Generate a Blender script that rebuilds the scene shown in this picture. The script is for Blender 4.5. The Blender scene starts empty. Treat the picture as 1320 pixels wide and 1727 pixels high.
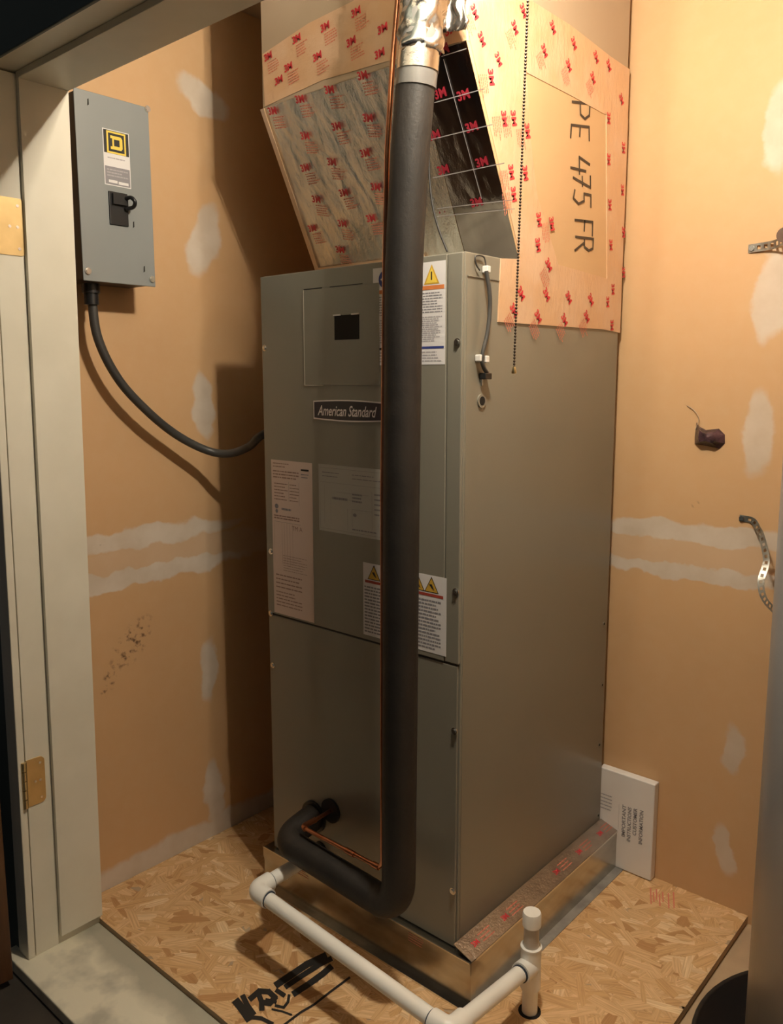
import bpy, bmesh, math, random
from mathutils import Vector, Matrix, noise
random.seed(7)
R = math.radians
SC = bpy.context.scene
COL = SC.collection

# ------------------------------------------------------------------ camera
F_PX, PP_V = 1383.3696, 838.57
CAM = Vector((1.55983, -1.30899, 1.33029))
RT = Vector((0.75225139, 0.65887446, -0.00151342)).normalized()
UP = Vector((-0.09337959, 0.1088867525, 0.98965849)).normalized()
FW = Vector((-0.65222545, 0.74433065, -0.14343564)).normalized()
cd = bpy.data.cameras.new('camera'); cam = bpy.data.objects.new('camera', cd); COL.objects.link(cam)
cam.matrix_world = Matrix.Translation(CAM) @ Matrix((RT, UP, -FW)).transposed().to_4x4()
cd.sensor_fit = 'VERTICAL'; cd.sensor_height = 24.0; cd.lens = F_PX / 1727 * 24.0
cd.shift_y = -(863.5 - PP_V) / 1727
cd.clip_start = 0.02
SC.camera = cam

# ------------------------------------------------------------------ world, lamp, exposure
w = bpy.data.worlds.new('world'); SC.world = w; w.use_nodes = True
w.node_tree.nodes['Background'].inputs[0].default_value = (0.90, 0.92, 0.90, 1)
w.node_tree.nodes['Background'].inputs[1].default_value = 0.04
BULB = Vector((0.89, -0.255, 2.15))
ld = bpy.data.lights.new('bulb_light', 'POINT'); ld.energy = 305; ld.color = (1.0, 0.89, 0.72); ld.shadow_soft_size = 0.034
lo = bpy.data.objects.new('bulb_light', ld); COL.objects.link(lo); lo.location = BULB
SC.view_settings.view_transform = 'Standard'; SC.view_settings.look = 'None'
SC.view_settings.gamma = 1; SC.view_settings.use_curve_mapping = False
SC.view_settings.exposure = 0.0

# ------------------------------------------------------------------ helpers
def ray(u, v):
    return FW + RT * ((u - 660) / F_PX) - UP * ((v - PP_V) / F_PX)
def at(u, v, ax, val):
    d = ray(u, v); return CAM + d * ((val - CAM[ax]) / d[ax])
def on(u, v, p0, n):
    d = ray(u, v); return CAM + d * ((p0 - CAM).dot(n) / d.dot(n))

def new_mat(name, col, rough=0.5, metal=0.0, spec=0.5):
    m = bpy.data.materials.new(name); m.use_nodes = True
    b = m.node_tree.nodes['Principled BSDF']
    b.inputs['Base Color'].default_value = (*col, 1); b.inputs['Roughness'].default_value = rough
    b.inputs['Metallic'].default_value = metal; b.inputs['Specular IOR Level'].default_value = spec
    return m
class NT:
    def __init__(s, m): s.t = m.node_tree; s.b = s.t.nodes['Principled BSDF']
    def n(s, typ, **kw):
        x = s.t.nodes.new(typ)
        for k, v in kw.items(): setattr(x, k, v)
        return x
    def l(s, a, b): s.t.links.new(a, b)
    def coord(s, scale=(1, 1, 1), rot=(0, 0, 0), out='Object'):
        c = s.n('ShaderNodeTexCoord'); m = s.n('ShaderNodeMapping'); m.inputs['Scale'].default_value = scale
        m.inputs['Rotation'].default_value = rot; s.l(c.outputs[out], m.inputs[0]); return m.outputs[0]
    def noise(s, vec, scale, detail=4, rough=.55):
        x = s.n('ShaderNodeTexNoise'); x.inputs['Scale'].default_value = scale; x.inputs['Detail'].default_value = detail
        x.inputs['Roughness'].default_value = rough; s.l(vec, x.inputs['Vector']); return x.outputs['Fac']
    def rng(s, v, a, b, c, d, smooth=False):
        x = s.n('ShaderNodeMapRange'); 
        if smooth: x.interpolation_type = 'SMOOTHSTEP'
        for i, q in enumerate((a, b, c, d)): x.inputs[i + 1].default_value = q
        s.l(v, x.inputs[0]); return x.outputs[0]
    def math(s, op, a, b=None):
        x = s.n('ShaderNodeMath', operation=op)
        for i, q in enumerate((a, b)):
            if q is None: continue
            if isinstance(q, (int, float)): x.inputs[i].default_value = q
            else: s.l(q, x.inputs[i])
        return x.outputs[0]
    def mix(s, f, a, b, blend='MIX'):
        x = s.n('ShaderNodeMix', data_type='RGBA', blend_type=blend)
        for k, q in ((0, f), (6, a), (7, b)):
            if isinstance(q, (int, float)): x.inputs[k].default_value = q
            elif isinstance(q, tuple): x.inputs[k].default_value = (*q, 1)
            else: s.l(q, x.inputs[k])
        return x.outputs[2]
    def bump(s, h, strength=.3, dist=.002):
        x = s.n('ShaderNodeBump'); x.inputs['Strength'].default_value = strength; x.inputs['Distance'].default_value = dist
        s.l(h, x.inputs['Height']); s.l(x.outputs[0], s.b.inputs['Normal'])
def mottled(name, c1, c2, scale=8, rough=.5, metal=0, bump=0, bscale=60, stretch=(1, 1, 1), spec=.5, lo=.35, hi=.65):
    m = new_mat(name, c1, rough, metal, spec); t = NT(m)
    v = t.coord(stretch); f = t.rng(t.noise(v, scale), lo, hi, 0, 1)
    t.l(t.mix(f, c1, c2), t.b.inputs['Base Color'])
    if bump: t.bump(t.noise(v, bscale), bump)
    return m

M = {}
M['paint'] = mottled('cream_paint', (.78, .74, .62), (.72, .68, .56), 6, .45, bump=.06, bscale=25)
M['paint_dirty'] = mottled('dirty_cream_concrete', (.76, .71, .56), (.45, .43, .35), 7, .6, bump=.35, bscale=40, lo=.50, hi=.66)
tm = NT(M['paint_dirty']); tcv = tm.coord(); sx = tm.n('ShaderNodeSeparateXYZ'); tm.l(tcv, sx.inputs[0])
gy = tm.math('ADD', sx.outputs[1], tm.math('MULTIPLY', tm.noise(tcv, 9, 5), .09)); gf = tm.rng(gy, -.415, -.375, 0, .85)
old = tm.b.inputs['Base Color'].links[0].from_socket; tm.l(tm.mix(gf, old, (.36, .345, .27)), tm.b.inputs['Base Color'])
M['teal'] = mottled('dark_teal_paint', (.10, .125, .115), (.085, .105, .10), 4, .55)
M['dark_wood'] = mottled('dark_brown_wood', (.11, .048, .018), (.05, .02, .008), 5, .45, stretch=(8, 8, .6))
M['dark_floor'] = mottled('dark_floor', (.05, .04, .03), (.03, .025, .02), 6, .7)
M['tan_floor'] = mottled('tan_subfloor', (.50, .36, .22), (.42, .30, .19), 9, .7, bump=.2)
M['white_ceiling'] = new_mat('ceiling_paint', (.55, .45, .34), .8)
M['cab'] = mottled('greige_metal_paint', (.225, .213, .172), (.215, .203, .165), 3, .30, bump=.02, bscale=300, spec=.85)
M['cab_light'] = new_mat('pale_panel_edge', (.55, .52, .44), .4)  # pale strips along the left and bottom edges of the breaker cover
M['cab_dark'] = new_mat('panel_shadow_gap', (.02, .02, .018), .6)
M['galv'] = mottled('galvanised_sheet', (.55, .53, .48), (.38, .37, .34), 7, .24, metal=1, bump=.05, bscale=20, stretch=(1, 1, 3))
M['galv_dull'] = mottled('dull_galvanised_flange', (.42, .41, .38), (.30, .29, .27), 20, .5, metal=.4, bump=.1)
M['black_plastic'] = new_mat('black_plastic', (.012, .012, .013), .35)
M['foam'] = mottled('black_foam', (.022, .0185, .016), (.014, .012, .0105), 14, .55, bump=.3, bscale=120, spec=.4)
M['foam_grey'] = mottled('grey_foam_tape', (.14, .135, .125), (.10, .095, .09), 14, .34, bump=.2, bscale=60, spec=.6)
M['foam_wrap'] = mottled('dark_grey_vinyl_wrap', (.055, .052, .048), (.045, .042, .039), 14, .4, bump=.15, bscale=60, spec=.5)
M['silver_tape'] = mottled('silver_tape', (.80, .79, .77), (.55, .54, .53), 12, .22, metal=1, bump=.9, bscale=30)
M['copper'] = mottled('copper', (.62, .28, .15), (.42, .16, .08), 12, .28, metal=1)
M['pvc'] = mottled('white_pvc', (.88, .87, .82), (.84, .82, .76), 10, .35)
M['pvc_grey'] = mottled('clear_greyish_pvc', (.55, .50, .43), (.48, .44, .38), 10, .3)
M['cement'] = new_mat('blue_black_pipe_cement', (.02, .035, .06), .4)
M['brass'] = mottled('brass', (.78, .60, .30), (.62, .46, .22), 9, .32, metal=.85)
M['screw'] = new_mat('zinc_screw', (.75, .74, .70), .25, 1)
M['hole'] = new_mat('dark_hole', (.008, .006, .004), .9)
M['box_grey'] = mottled('grey_enamel', (.235, .25, .25), (.22, .235, .235), 4, .42, spec=.6)
M['box_side'] = new_mat('dark_grey_enamel', (.10, .08, .065), .5)
M['cable'] = mottled('dark_grey_cable', (.06, .058, .055), (.045, .043, .04), 9, .45)
M['white'] = new_mat('label_white', (.72, .70, .70), .45)
M['label_grey'] = new_mat('label_grey', (.50, .50, .47), .4)
M['label_pink'] = new_mat('label_pink', (.66, .52, .45), .45)
M['ink'] = new_mat('ink_grey', (.24, .23, .25), .6)
M['ink_light'] = new_mat('ink_light_grey', (.38, .36, .38), .6)
M['ink_brown'] = new_mat('ink_brown', (.30, .19, .15), .6)
M['ink_black'] = new_mat('ink_black', (.012, .011, .010), .6)
M['orange'] = new_mat('label_orange', (.62, .20, .06), .5)
M['red_dark'] = new_mat('label_dark_red', (.36, .05, .03), .5)
M['yellow'] = new_mat('label_yellow', (.80, .58, .08), .5)
M['amber'] = new_mat('label_amber', (.60, .36, .04), .5)
M['blue'] = new_mat('label_blue', (.03, .05, .22), .5)
M['purple_black'] = new_mat('badge_dark', (.022, .015, .028), .3)
M['silver'] = new_mat('badge_silver', (.70, .66, .68), .3, .6)
M['red'] = new_mat('tape_red', (.62, .035, .05), .5)
M['red_deep'] = new_mat('deep_red_print', (.30, .015, .03), .5)
M['red_faint'] = new_mat('tape_faint_red', (.66, .20, .13), .5)
M['marker'] = new_mat('marker_ink', (.05, .035, .025), .6)
M['marker_faint'] = new_mat('faint_pen', (.42, .27, .14), .6)
M['kraft'] = mottled('kraft_board', (.64, .43, .235), (.61, .40, .22), 3, .5, bump=.05, bscale=90)
M['duct'] = mottled('duct_board', (.45, .35, .245), (.42, .325, .23), 3, .55, bump=.05, bscale=90)
M['heater'] = mottled('grey_tank_enamel', (.30, .305, .31), (.28, .285, .29), 3, .3, spec=.6)
M['steel_dark'] = mottled('dull_steel', (.36, .36, .33), (.22, .22, .20), 40, .4, metal=.8)
M['chain'] = new_mat('dark_bead_metal', (.09, .07, .055), .35, .8)
M['conn_white'] = new_mat('white_connector', (.75, .73, .70), .4)
M['card'] = mottled('white_cardboard', (.82, .79, .76), (.78, .74, .71), 5, .6)
M['plastic_scrap'] = mottled('dark_glossy_plastic', (.02, .012, .015), (.09, .045, .055), 40, .2, bump=.8, bscale=80)
M['porcelain'] = new_mat('white_porcelain', (.8, .8, .78), .3)
M['tape'] = None
def tape_mat(name, c1, c2, rough, bump):
    m = new_mat(name, c1, rough, 0, .8); t = NT(m); v = t.coord((1, 1, 1))
    f = t.rng(t.noise(v, 9, 5), .4, .62, 0, 1); t.l(t.mix(f, c1, c2), t.b.inputs['Base Color'])
    v2 = t.coord((1, 2.5, 1), (.6, .3, .4)); t.bump(t.noise(v2, 26, 5, .65), bump, .004)
    t.b.inputs['Coat Weight'].default_value = .35; t.b.inputs['Coat Roughness'].default_value = .12
    return m
M['tape'] = tape_mat('peach_printed_tape', (.66, .41, .235), (.69, .47, .31), .35, .5)
def foil_mat(name, c1, c2, rough, bump, scale):
    m = new_mat(name, c1, rough, 1); t = NT(m); v = t.coord((1.6, 1, .7), (0, .35, 0))
    f = t.rng(t.noise(v, 6, 4), .4, .6, 0, 1); t.l(t.mix(f, c1, c2), t.b.inputs['Base Color'])
    t.bump(t.noise(v, scale, 6, .7), bump, .006)
    return m
M['foil'] = foil_mat('crinkled_foil', (.88, .87, .82), (.70, .70, .66), .27, .8, 30)
M['foil_dark_reflection'] = foil_mat('smooth_foil_painted_reflection', (.50, .47, .45), (.36, .33, .32), .13, .12, 14)  # darker base colour stands in for the dark surroundings this foil mirrors
M['clear_tape'] = foil_mat('foil_seam_tape', (.62, .54, .46), (.45, .38, .33), .3, .6, 40)
M['bead'] = M['chain']
em = new_mat('bulb_glass', (1, .9, .75), .3); em.node_tree.nodes['Principled BSDF'].inputs['Emission Color'].default_value = (1, .8, .55, 1)
em.node_tree.nodes['Principled BSDF'].inputs['Emission Strength'].default_value = 12; M['bulb'] = em

def wall_mat(name, ax, patches, scuffs=()):
    """drywall paper with joint-compound patches; ax = the wall's running axis (0 or 1)"""
    m = new_mat(name, (.60, .40, .22), .55, 0, .35); t = NT(m)
    tc = t.n('ShaderNodeTexCoord').outputs['Object']
    nz = t.n('ShaderNodeTexNoise'); nz.inputs['Scale'].default_value = 14; nz.inputs['Detail'].default_value = 5; t.l(tc, nz.inputs['Vector'])
    off = t.n('ShaderNodeVectorMath', operation='MULTIPLY_ADD'); t.l(nz.outputs['Color'], off.inputs[0])
    off.inputs[1].default_value = (.06, .06, .06); off.inputs[2].default_value = (-.03, -.03, -.03)
    ad = t.n('ShaderNodeVectorMath', operation='ADD'); t.l(tc, ad.inputs[0]); t.l(off.outputs[0], ad.inputs[1])
    acc = None
    for (a, z, ha, hz, rot, strength) in patches:
        mp = t.n('ShaderNodeMapping', vector_type='TEXTURE')
        mp.inputs['Location'].default_value = (a, 0, z) if ax == 0 else (0, a, z)
        mp.inputs['Rotation'].default_value = (0, rot, 0) if ax == 0 else (rot, 0, 0)
        mp.inputs['Scale'].default_value = (ha, 100, hz) if ax == 0 else (100, ha, hz)
        t.l(ad.outputs[0], mp.inputs[0])
        ln = t.n('ShaderNodeVectorMath', operation='LENGTH'); t.l(mp.outputs[0], ln.inputs[0])
        f = t.rng(ln.outputs['Value'], 1.12, .80, 0, min(1, strength * 1.2), True)
        acc = f if acc is None else t.math('MAXIMUM', acc, f)
    base = t.mix(t.rng(t.noise(tc, 2.2, 3), .3, .7, 0, 1), (.645, .405, .21), (.60, .375, .195))
    base = t.mix(t.rng(t.noise(tc, 30, 4), .4, .8, 0, .25), base, (.66, .46, .27))
    mud = t.mix(t.rng(t.noise(tc, 11, 4), .35, .65, 0, 1), (.68, .60, .51), (.60, .51, .41))
    c = t.mix(acc, base, mud)
    sacc = None
    for (a, z, ha, hz, rot, strength) in scuffs:
        mp = t.n('ShaderNodeMapping', vector_type='TEXTURE')
        mp.inputs['Location'].default_value = (a, 0, z) if ax == 0 else (0, a, z)
        mp.inputs['Rotation'].default_value = (0, rot, 0) if ax == 0 else (rot, 0, 0)
        mp.inputs['Scale'].default_value = (ha, 100, hz) if ax == 0 else (100, ha, hz)
        t.l(tc, mp.inputs[0])
        ln = t.n('ShaderNodeVectorMath', operation='LENGTH'); t.l(mp.outputs[0], ln.inputs[0])
        f = t.rng(ln.outputs['Value'], 1.1, .5, 0, 1, True)
        g = t.math('MULTIPLY', f, t.rng(t.noise(tc, 60, 4), .52, .66, 0, strength))
        sacc = g if sacc is None else t.math('MAXIMUM', sacc, g)
    if sacc is not None: c = t.mix(sacc, c, (.12, .06, .03))
    t.l(c, t.b.inputs['Base Color'])
    t.bump(t.noise(tc, 7, 5), .12, .004)
    return m

class MB:
    def __init__(s): s.v = []; s.f = []; s.m = []; s.sm = []; s.mats = []
    def mi(s, mat):
        if mat not in s.mats: s.mats.append(mat)
        return s.mats.index(mat)
    def add(s, vs, fs, mat, smooth=False):
        b = len(s.v); s.v += [tuple(x) for x in vs]; k = s.mi(mat)
        for f in fs: s.f.append(tuple(b + i for i in f)); s.m.append(k); s.sm.append(smooth)
        return s
    def box(s, x0, y0, z0, x1, y1, z1, mat):
        v = [(x, y, z) for z in (z0, z1) for y in (y0, y1) for x in (x0, x1)]
        return s.add(v, [(0, 2, 3, 1), (4, 5, 7, 6), (0, 1, 5, 4), (2, 6, 7, 3), (0, 4, 6, 2), (1, 3, 7, 5)], mat)
    def hexa(s, v, mat):   # 4 bottom ccw, 4 top
        return s.add(v, [(3, 2, 1, 0), (4, 5, 6, 7), (0, 1, 5, 4), (1, 2, 6, 5), (2, 3, 7, 6), (3, 0, 4, 7)], mat)
    def tube(s, pts, r, mat, n=14, caps=True):
        pts = [Vector(p) for p in pts]; rr = r if isinstance(r, (list, tuple)) else [r] * len(pts)
        tang = [(pts[min(i + 1, len(pts) - 1)] - pts[max(i - 1, 0)]).normalized() for i in range(len(pts))]
        up = Vector((0, 0, 1)) if abs(tang[0].z) < .9 else Vector((1, 0, 0))
        nrm = (up - tang[0] * up.dot(tang[0])).normalized(); vs = []
        for p, tg, q in zip(pts, tang, rr):
            nrm = (nrm - tg * nrm.dot(tg)).normalized(); bi = tg.cross(nrm)
            for k in range(n):
                a = 2 * math.pi * k / n; vs.append(p + (nrm * math.cos(a) + bi * math.sin(a)) * q)
        fs = [(i * n + k, i * n + (k + 1) % n, (i + 1) * n + (k + 1) % n, (i + 1) * n + k) for i in range(len(pts) - 1) for k in range(n)]
        s.add(vs, fs, mat, True)
        if caps:
            b = len(vs) - n; s.add(vs[:n], [tuple(range(n))[::-1]], mat); s.add(vs[b:], [tuple(range(n))], mat)
        return s
    def cyl(s, p, ax, h, r, mat, n=20):
        p = Vector(p); d = Vector(ax).normalized() * h; return s.tube([p, p + d], r, mat, n)
    def poly(s, pts, mat): return s.add(pts, [tuple(range(len(pts)))], mat)
    def prism(s, pts, d, mat):
        """extruded polygon: pts in 3-D, d = offset vector"""
        n = len(pts); a = [Vector(p) for p in pts]; b = [p + Vector(d) for p in a]
        return s.add(a + b, [tuple(range(n))[::-1], tuple(range(n, 2 * n))] + [(i, (i + 1) % n, n + (i + 1) % n, n + i) for i in range(n)], mat)
    def build(s, name, parent=None, bevel=0, fix=True, seg=2):
        me = bpy.data.meshes.new(name)
        org = parent_origin(parent)
        me.from_pydata([tuple(Vector(v) - org) for v in s.v], [], s.f)
        for k in s.mats: me.materials.append(M[k] if isinstance(k, str) else k)
        me.polygons.foreach_set('material_index', s.m); me.polygons.foreach_set('use_smooth', s.sm); me.update()
        if fix:
            bm = bmesh.new(); bm.from_mesh(me); bmesh.ops.recalc_face_normals(bm, faces=bm.faces); bm.to_mesh(me); bm.free()
        o = bpy.data.objects.new(name, me); COL.objects.link(o)
        if parent is not None: o.parent = parent
        if bevel:
            bv = o.modifiers.new('bevel', 'BEVEL'); bv.width = bevel; bv.segments = seg; bv.limit_method = 'ANGLE'; bv.harden_normals = False
        return o
ORG = {}
def parent_origin(p):
    o = Vector((0, 0, 0))
    while p is not None: o += Vector(p.location); p = p.parent
    return o
def tag(o, label=None, cat=None, group=None, kind=None):
    if label: o['label'] = label
    if cat: o['category'] = cat
    if group: o['group'] = group
    if kind: o['kind'] = kind
    return o
def thing(name, loc, label, cat, group=None):
    o = bpy.data.objects.new(name, None); COL.objects.link(o); o.location = loc; o.empty_display_size = .05
    return tag(o, label, cat, group)
def fillet(pts, rad, n=8):
    pts = [Vector(p) for p in pts]; out = [pts[0]]
    for i in range(1, len(pts) - 1):
        a, b, c = pts[i - 1], pts[i], pts[i + 1]; u = (a - b); v = (c - b)
        r = min(rad, u.length * .49, v.length * .49); p0 = b + u.normalized() * r; p2 = b + v.normalized() * r
        for k in range(n + 1):
            q = k / n; out.append(p0 * (1 - q) ** 2 + b * 2 * q * (1 - q) + p2 * q * q)
    out.append(pts[-1]); return out
def spline(pts, n=8):
    P = [Vector(p) for p in pts]; P = [P[0] * 2 - P[1]] + P + [P[-1] * 2 - P[-2]]; out = []
    for i in range(1, len(P) - 2):
        for k in range(n):
            t = k / n; a, b, c, d = P[i - 1], P[i], P[i + 1], P[i + 2]
            out.append(.5 * ((2 * b) + (c - a) * t + (2 * a - 5 * b + 4 * c - d) * t * t + (3 * b - a - 3 * c + d) * t ** 3))
    out.append(P[-2]); return out

_TX = {}
def text_geo(s, bold=0.0, shear=0.0):
    key = (s, bold, shear)
    if key in _TX: return _TX[key]
    c = bpy.data.curves.new('lettering', 'FONT'); c.body = s; c.offset = bold; c.shear = shear; c.resolution_u = 3
    o = bpy.data.objects.new('lettering', c); COL.objects.link(o)
    dg = bpy.context.evaluated_depsgraph_get(); me = bpy.data.meshes.new_from_object(o.evaluated_get(dg))
    vs = [(v.co.x, v.co.y) for v in me.vertices]; fs = [tuple(p.vertices) for p in me.polygons]
    bpy.data.objects.remove(o); bpy.data.curves.remove(c); bpy.data.meshes.remove(me)
    x0 = min(v[0] for v in vs); x1 = max(v[0] for v in vs); y0 = min(v[1] for v in vs); y1 = max(v[1] for v in vs)
    vs = [((a - x0) / (y1 - y0), (b - y0) / (y1 - y0)) for a, b in vs]
    _TX[key] = (vs, fs, (x1 - x0) / (y1 - y0)); return _TX[key]

class Flat:
    """flat print on a plane: origin O, unit axes U (right) V (up), lifted along N"""
    def __init__(s, O, U, V):
        s.O = Vector(O); s.U = Vector(U).normalized(); s.V = Vector(V).normalized(); s.N = s.U.cross(s.V); s.mb = MB()
    def p(s, u, v, h): return s.O + s.U * u + s.V * v + s.N * h
    def uv(s, P): d = Vector(P) - s.O; return d.dot(s.U), d.dot(s.V)
    def px(s, u, v): return s.uv(on(u, v, s.O, s.N))
    def rect(s, u0, v0, u1, v1, mat, h=.0004): s.mb.poly([s.p(u0, v0, h), s.p(u1, v0, h), s.p(u1, v1, h), s.p(u0, v1, h)], mat)
    def poly(s, pts, mat, h=.0004): s.mb.poly([s.p(u, v, h) for u, v in pts], mat)
    def disc(s, u, v, ru, rv, mat, h, n=20): s.poly([(u + ru * math.cos(2 * math.pi * k / n), v + rv * math.sin(2 * math.pi * k / n)) for k in range(n)], mat, h)
    def text(s, t, u, v, size, mat, h=.0006, rot=0, width=None, bold=0, shear=0, center=False):
        vs, fs, wd = text_geo(t, bold, shear); sx = size if width is None else width / wd; ca, sa = math.cos(rot), math.sin(rot)
        ou = -wd * sx / 2 if center else 0; ov = -size / 2 if center else 0
        s.mb.add([s.p(u + (a * sx + ou) * ca - (b * size + ov) * sa, v + (a * sx + ou) * sa + (b * size + ov) * ca, h) for a, b in vs], fs, mat)
    def stroke(s, pts, wd, mat, h=.0006):
        for (a, b) in zip(pts, pts[1:]):
            a = Vector(a); b = Vector(b); d = (b - a)
            if d.length < 1e-6: continue
            d.normalize(); n = Vector((-d.y, d.x)) * wd / 2; e = d * wd * .35
            s.poly([a - e - n, b + e - n, b + e + n, a - e + n], mat, h); h += .000005
    def lines(s, u0, v0, u1, v1, n, mat, fill=.45, h=.0006, ragged=.3, seed=1):
        rg = random.Random(seed); st = (v1 - v0) / n
        for i in range(n):
            y = v1 - (i + 1) * st; x = u0; end = u1 - (u1 - u0) * ragged * rg.random() * (rg.random() < .5)
            while x < end:
                wl = (u1 - u0) * rg.uniform(.05, .2); x2 = min(end, x + wl)
                s.rect(x, y + st * (1 - fill) / 2, x2, y + st * (1 + fill) / 2, mat, h); x = x2 + (u1 - u0) * .02
    def build(s, name, parent): return s.mb.build(name, parent, fix=False)

W, D, ZB, ZT = .598, .66, .108, 1.5712
XL, YB, ZC = -.315, .69, 2.3125
ZF = 1.947       # fold of the plenum

# ------------------------------------------------------------------ the setting
def struct(mb, name, bevel=0, parent=None, label=None):
    o = mb.build(name, parent, bevel)
    if parent is None: o['kind'] = 'structure'
    return o
def pl(uvs, ax, plane):   # patches from photo positions on a wall
    out = []
    for (u, v, ha, hz, rot, st) in uvs:
        p = at(u, v, plane, XL if plane == 0 else YB); out.append((p[ax], p.z, ha, hz, rot, st))
    return out
left_patches = pl([(342, 165, .088, .040, -.42, .75), (344, 403, .048, .100, -.36, .75), (343, 685, .034, .092, .08, .75),
    (240, 905, .32, .030, .0, .8), (245, 968, .34, .026, .0, .8), (300, 935, .4, .05, 0, .25), (352, 1128, .030, .088, .0, .75), (362, 1338, .035, .105, .05, .75)], 1, 0)
left_patches.append((0.0, .012, .60, .050, 0, .8))
M['wall_left'] = wall_mat('drywall_left', 1, left_patches, pl([(222, 1085, .09, .045, .8, .9), (183, 1150, .05, .02, 1.2, .9), (172, 915, .01, .01, 0, .8)], 1, 0))
M['wall_back'] = wall_mat('drywall_back', 0, pl([(1318, 215, .035, .10, 0, .75), (1300, 497, .040, .105, .05, .7), (1277, 733, .036, .105, .0, .65),
    (1237, 1265, .030, .066, 0, .65), (1224, 1432, .024, .072, -.22, .65), (1170, 900, .34, .026, .0, .75), (1170, 966, .34, .021, .0, .75), (1180, 935, .34, .05, .0, .2)], 0, 1),
    pl([(1172, 850, .012, .012, 0, .5), (1165, 1475, .01, .01, 0, .6)], 0, 1))
struct(MB().box(XL - .1, -.40, -.3, XL, YB + .1, ZC, 'wall_left'), 'wall_left')
struct(MB().box(XL - .1, YB, -.3, 1.9, YB + .1, ZC, 'wall_back'), 'wall_back')
M['wall_plain'] = wall_mat('drywall_plain', 0, [(1.6, 1.2, .2, .03, 0, .5)])
struct(MB().box(1.8, -.54, -.3, 1.9, YB, ZC, 'wall_plain'), 'wall_right')
struct(MB().box(XL - .1, -.56, ZC, 1.9, YB + .1, ZC + .08, 'white_ceiling'), 'ceiling')
fm = MB()
fm.box(-1.2, -.555, -.3, -.26, -.40, 2.7, 'teal')                 # left of the doorway
fm.box(-.26, -.555, 1.985, 1.46, -.40, 2.7, 'teal')
fm.box(1.46, -.555, -.3, 1.9, -.40, 2.7, 'teal')
struct(fm, 'wall_front')
fl = struct(MB().box(XL, -.38, -.018, .99, YB, -.0016, 'tan_floor'), 'floor')
osb = new_mat('wood_strands', (.6, .4, .2), .6, 0, .3); t = NT(osb)
at_ = t.n('ShaderNodeAttribute', attribute_name='strand_tint'); uvn = t.n('ShaderNodeUVMap')
mp = t.n('ShaderNodeMapping'); mp.inputs['Scale'].default_value = (10, 260, 1); t.l(uvn.outputs[0], mp.inputs[0])
g = t.noise(mp.outputs[0], 1.0, 4, .6); c = t.mix(t.rng(g, .38, .7, 0, .6), at_.outputs['Color'], (.36, .18, .07)); t.l(c, t.b.inputs['Base Color'])
t.bump(g, .25, .0006); M['osb'] = osb
def strands(x0, y0, x1, y1, N, name, parent):
    vs, fs, cols, uvs = [], [], [], []; rg = random.Random(11)
    for i in range(N):
        cx, cy = rg.uniform(x0, x1), rg.uniform(y0, y1); L = rg.uniform(.020, .060); B = rg.uniform(.006, .018); a = rg.gauss(.5, .9)
        pts = [(-L, -B * rg.uniform(.3, 1)), (-L * .3, -B), (L * .5, -B * rg.uniform(.7, 1)), (L, -B * rg.uniform(0, .7)), (L * rg.uniform(.7, 1), B * .6), (0, B * rg.uniform(.8, 1)), (-L * rg.uniform(.7, 1), B * .7)]
        z = -.0016 + .0015 * (i + 1) / N; tl = rg.uniform(-.0003, .0003); ca, sa = math.cos(a), math.sin(a); b = len(vs); so, sq = rg.random() * 9, rg.random() * 9
        for (p, q) in pts:
            vs.append((min(x1, max(x0, cx + p * ca - q * sa)), min(y1, max(y0, cy + p * sa + q * ca)), z)); uvs.append((p + so, q + sq))
        fs.append(tuple(range(b, b + len(pts)))); k = rg.random()
        base = Vector((.66, .41, .19)).lerp(Vector((.80, .55, .30)), k)
        if rg.random() < .09: base = Vector((.52, .29, .125))
        elif rg.random() < .12: base = Vector((.86, .64, .38))
        cols.append((*base, 1))
    me = bpy.data.meshes.new(name); me.from_pydata(vs, [], fs); me.materials.append(osb)
    ca_ = me.color_attributes.new('strand_tint', 'FLOAT_COLOR', 'CORNER'); ul = me.uv_layers.new(name='UVMap'); li = 0
    for pi, f in enumerate(fs):
        for vi in f: ca_.data[li].color = cols[pi]; ul.data[li].uv = uvs[vi]; li += 1
    o = bpy.data.objects.new(name, me); COL.objects.link(o); o.parent = parent; o['kind'] = 'stuff'; return o
strands(XL + .001, -.38, .99, YB, 5500, 'wood_strand', fl)
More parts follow.
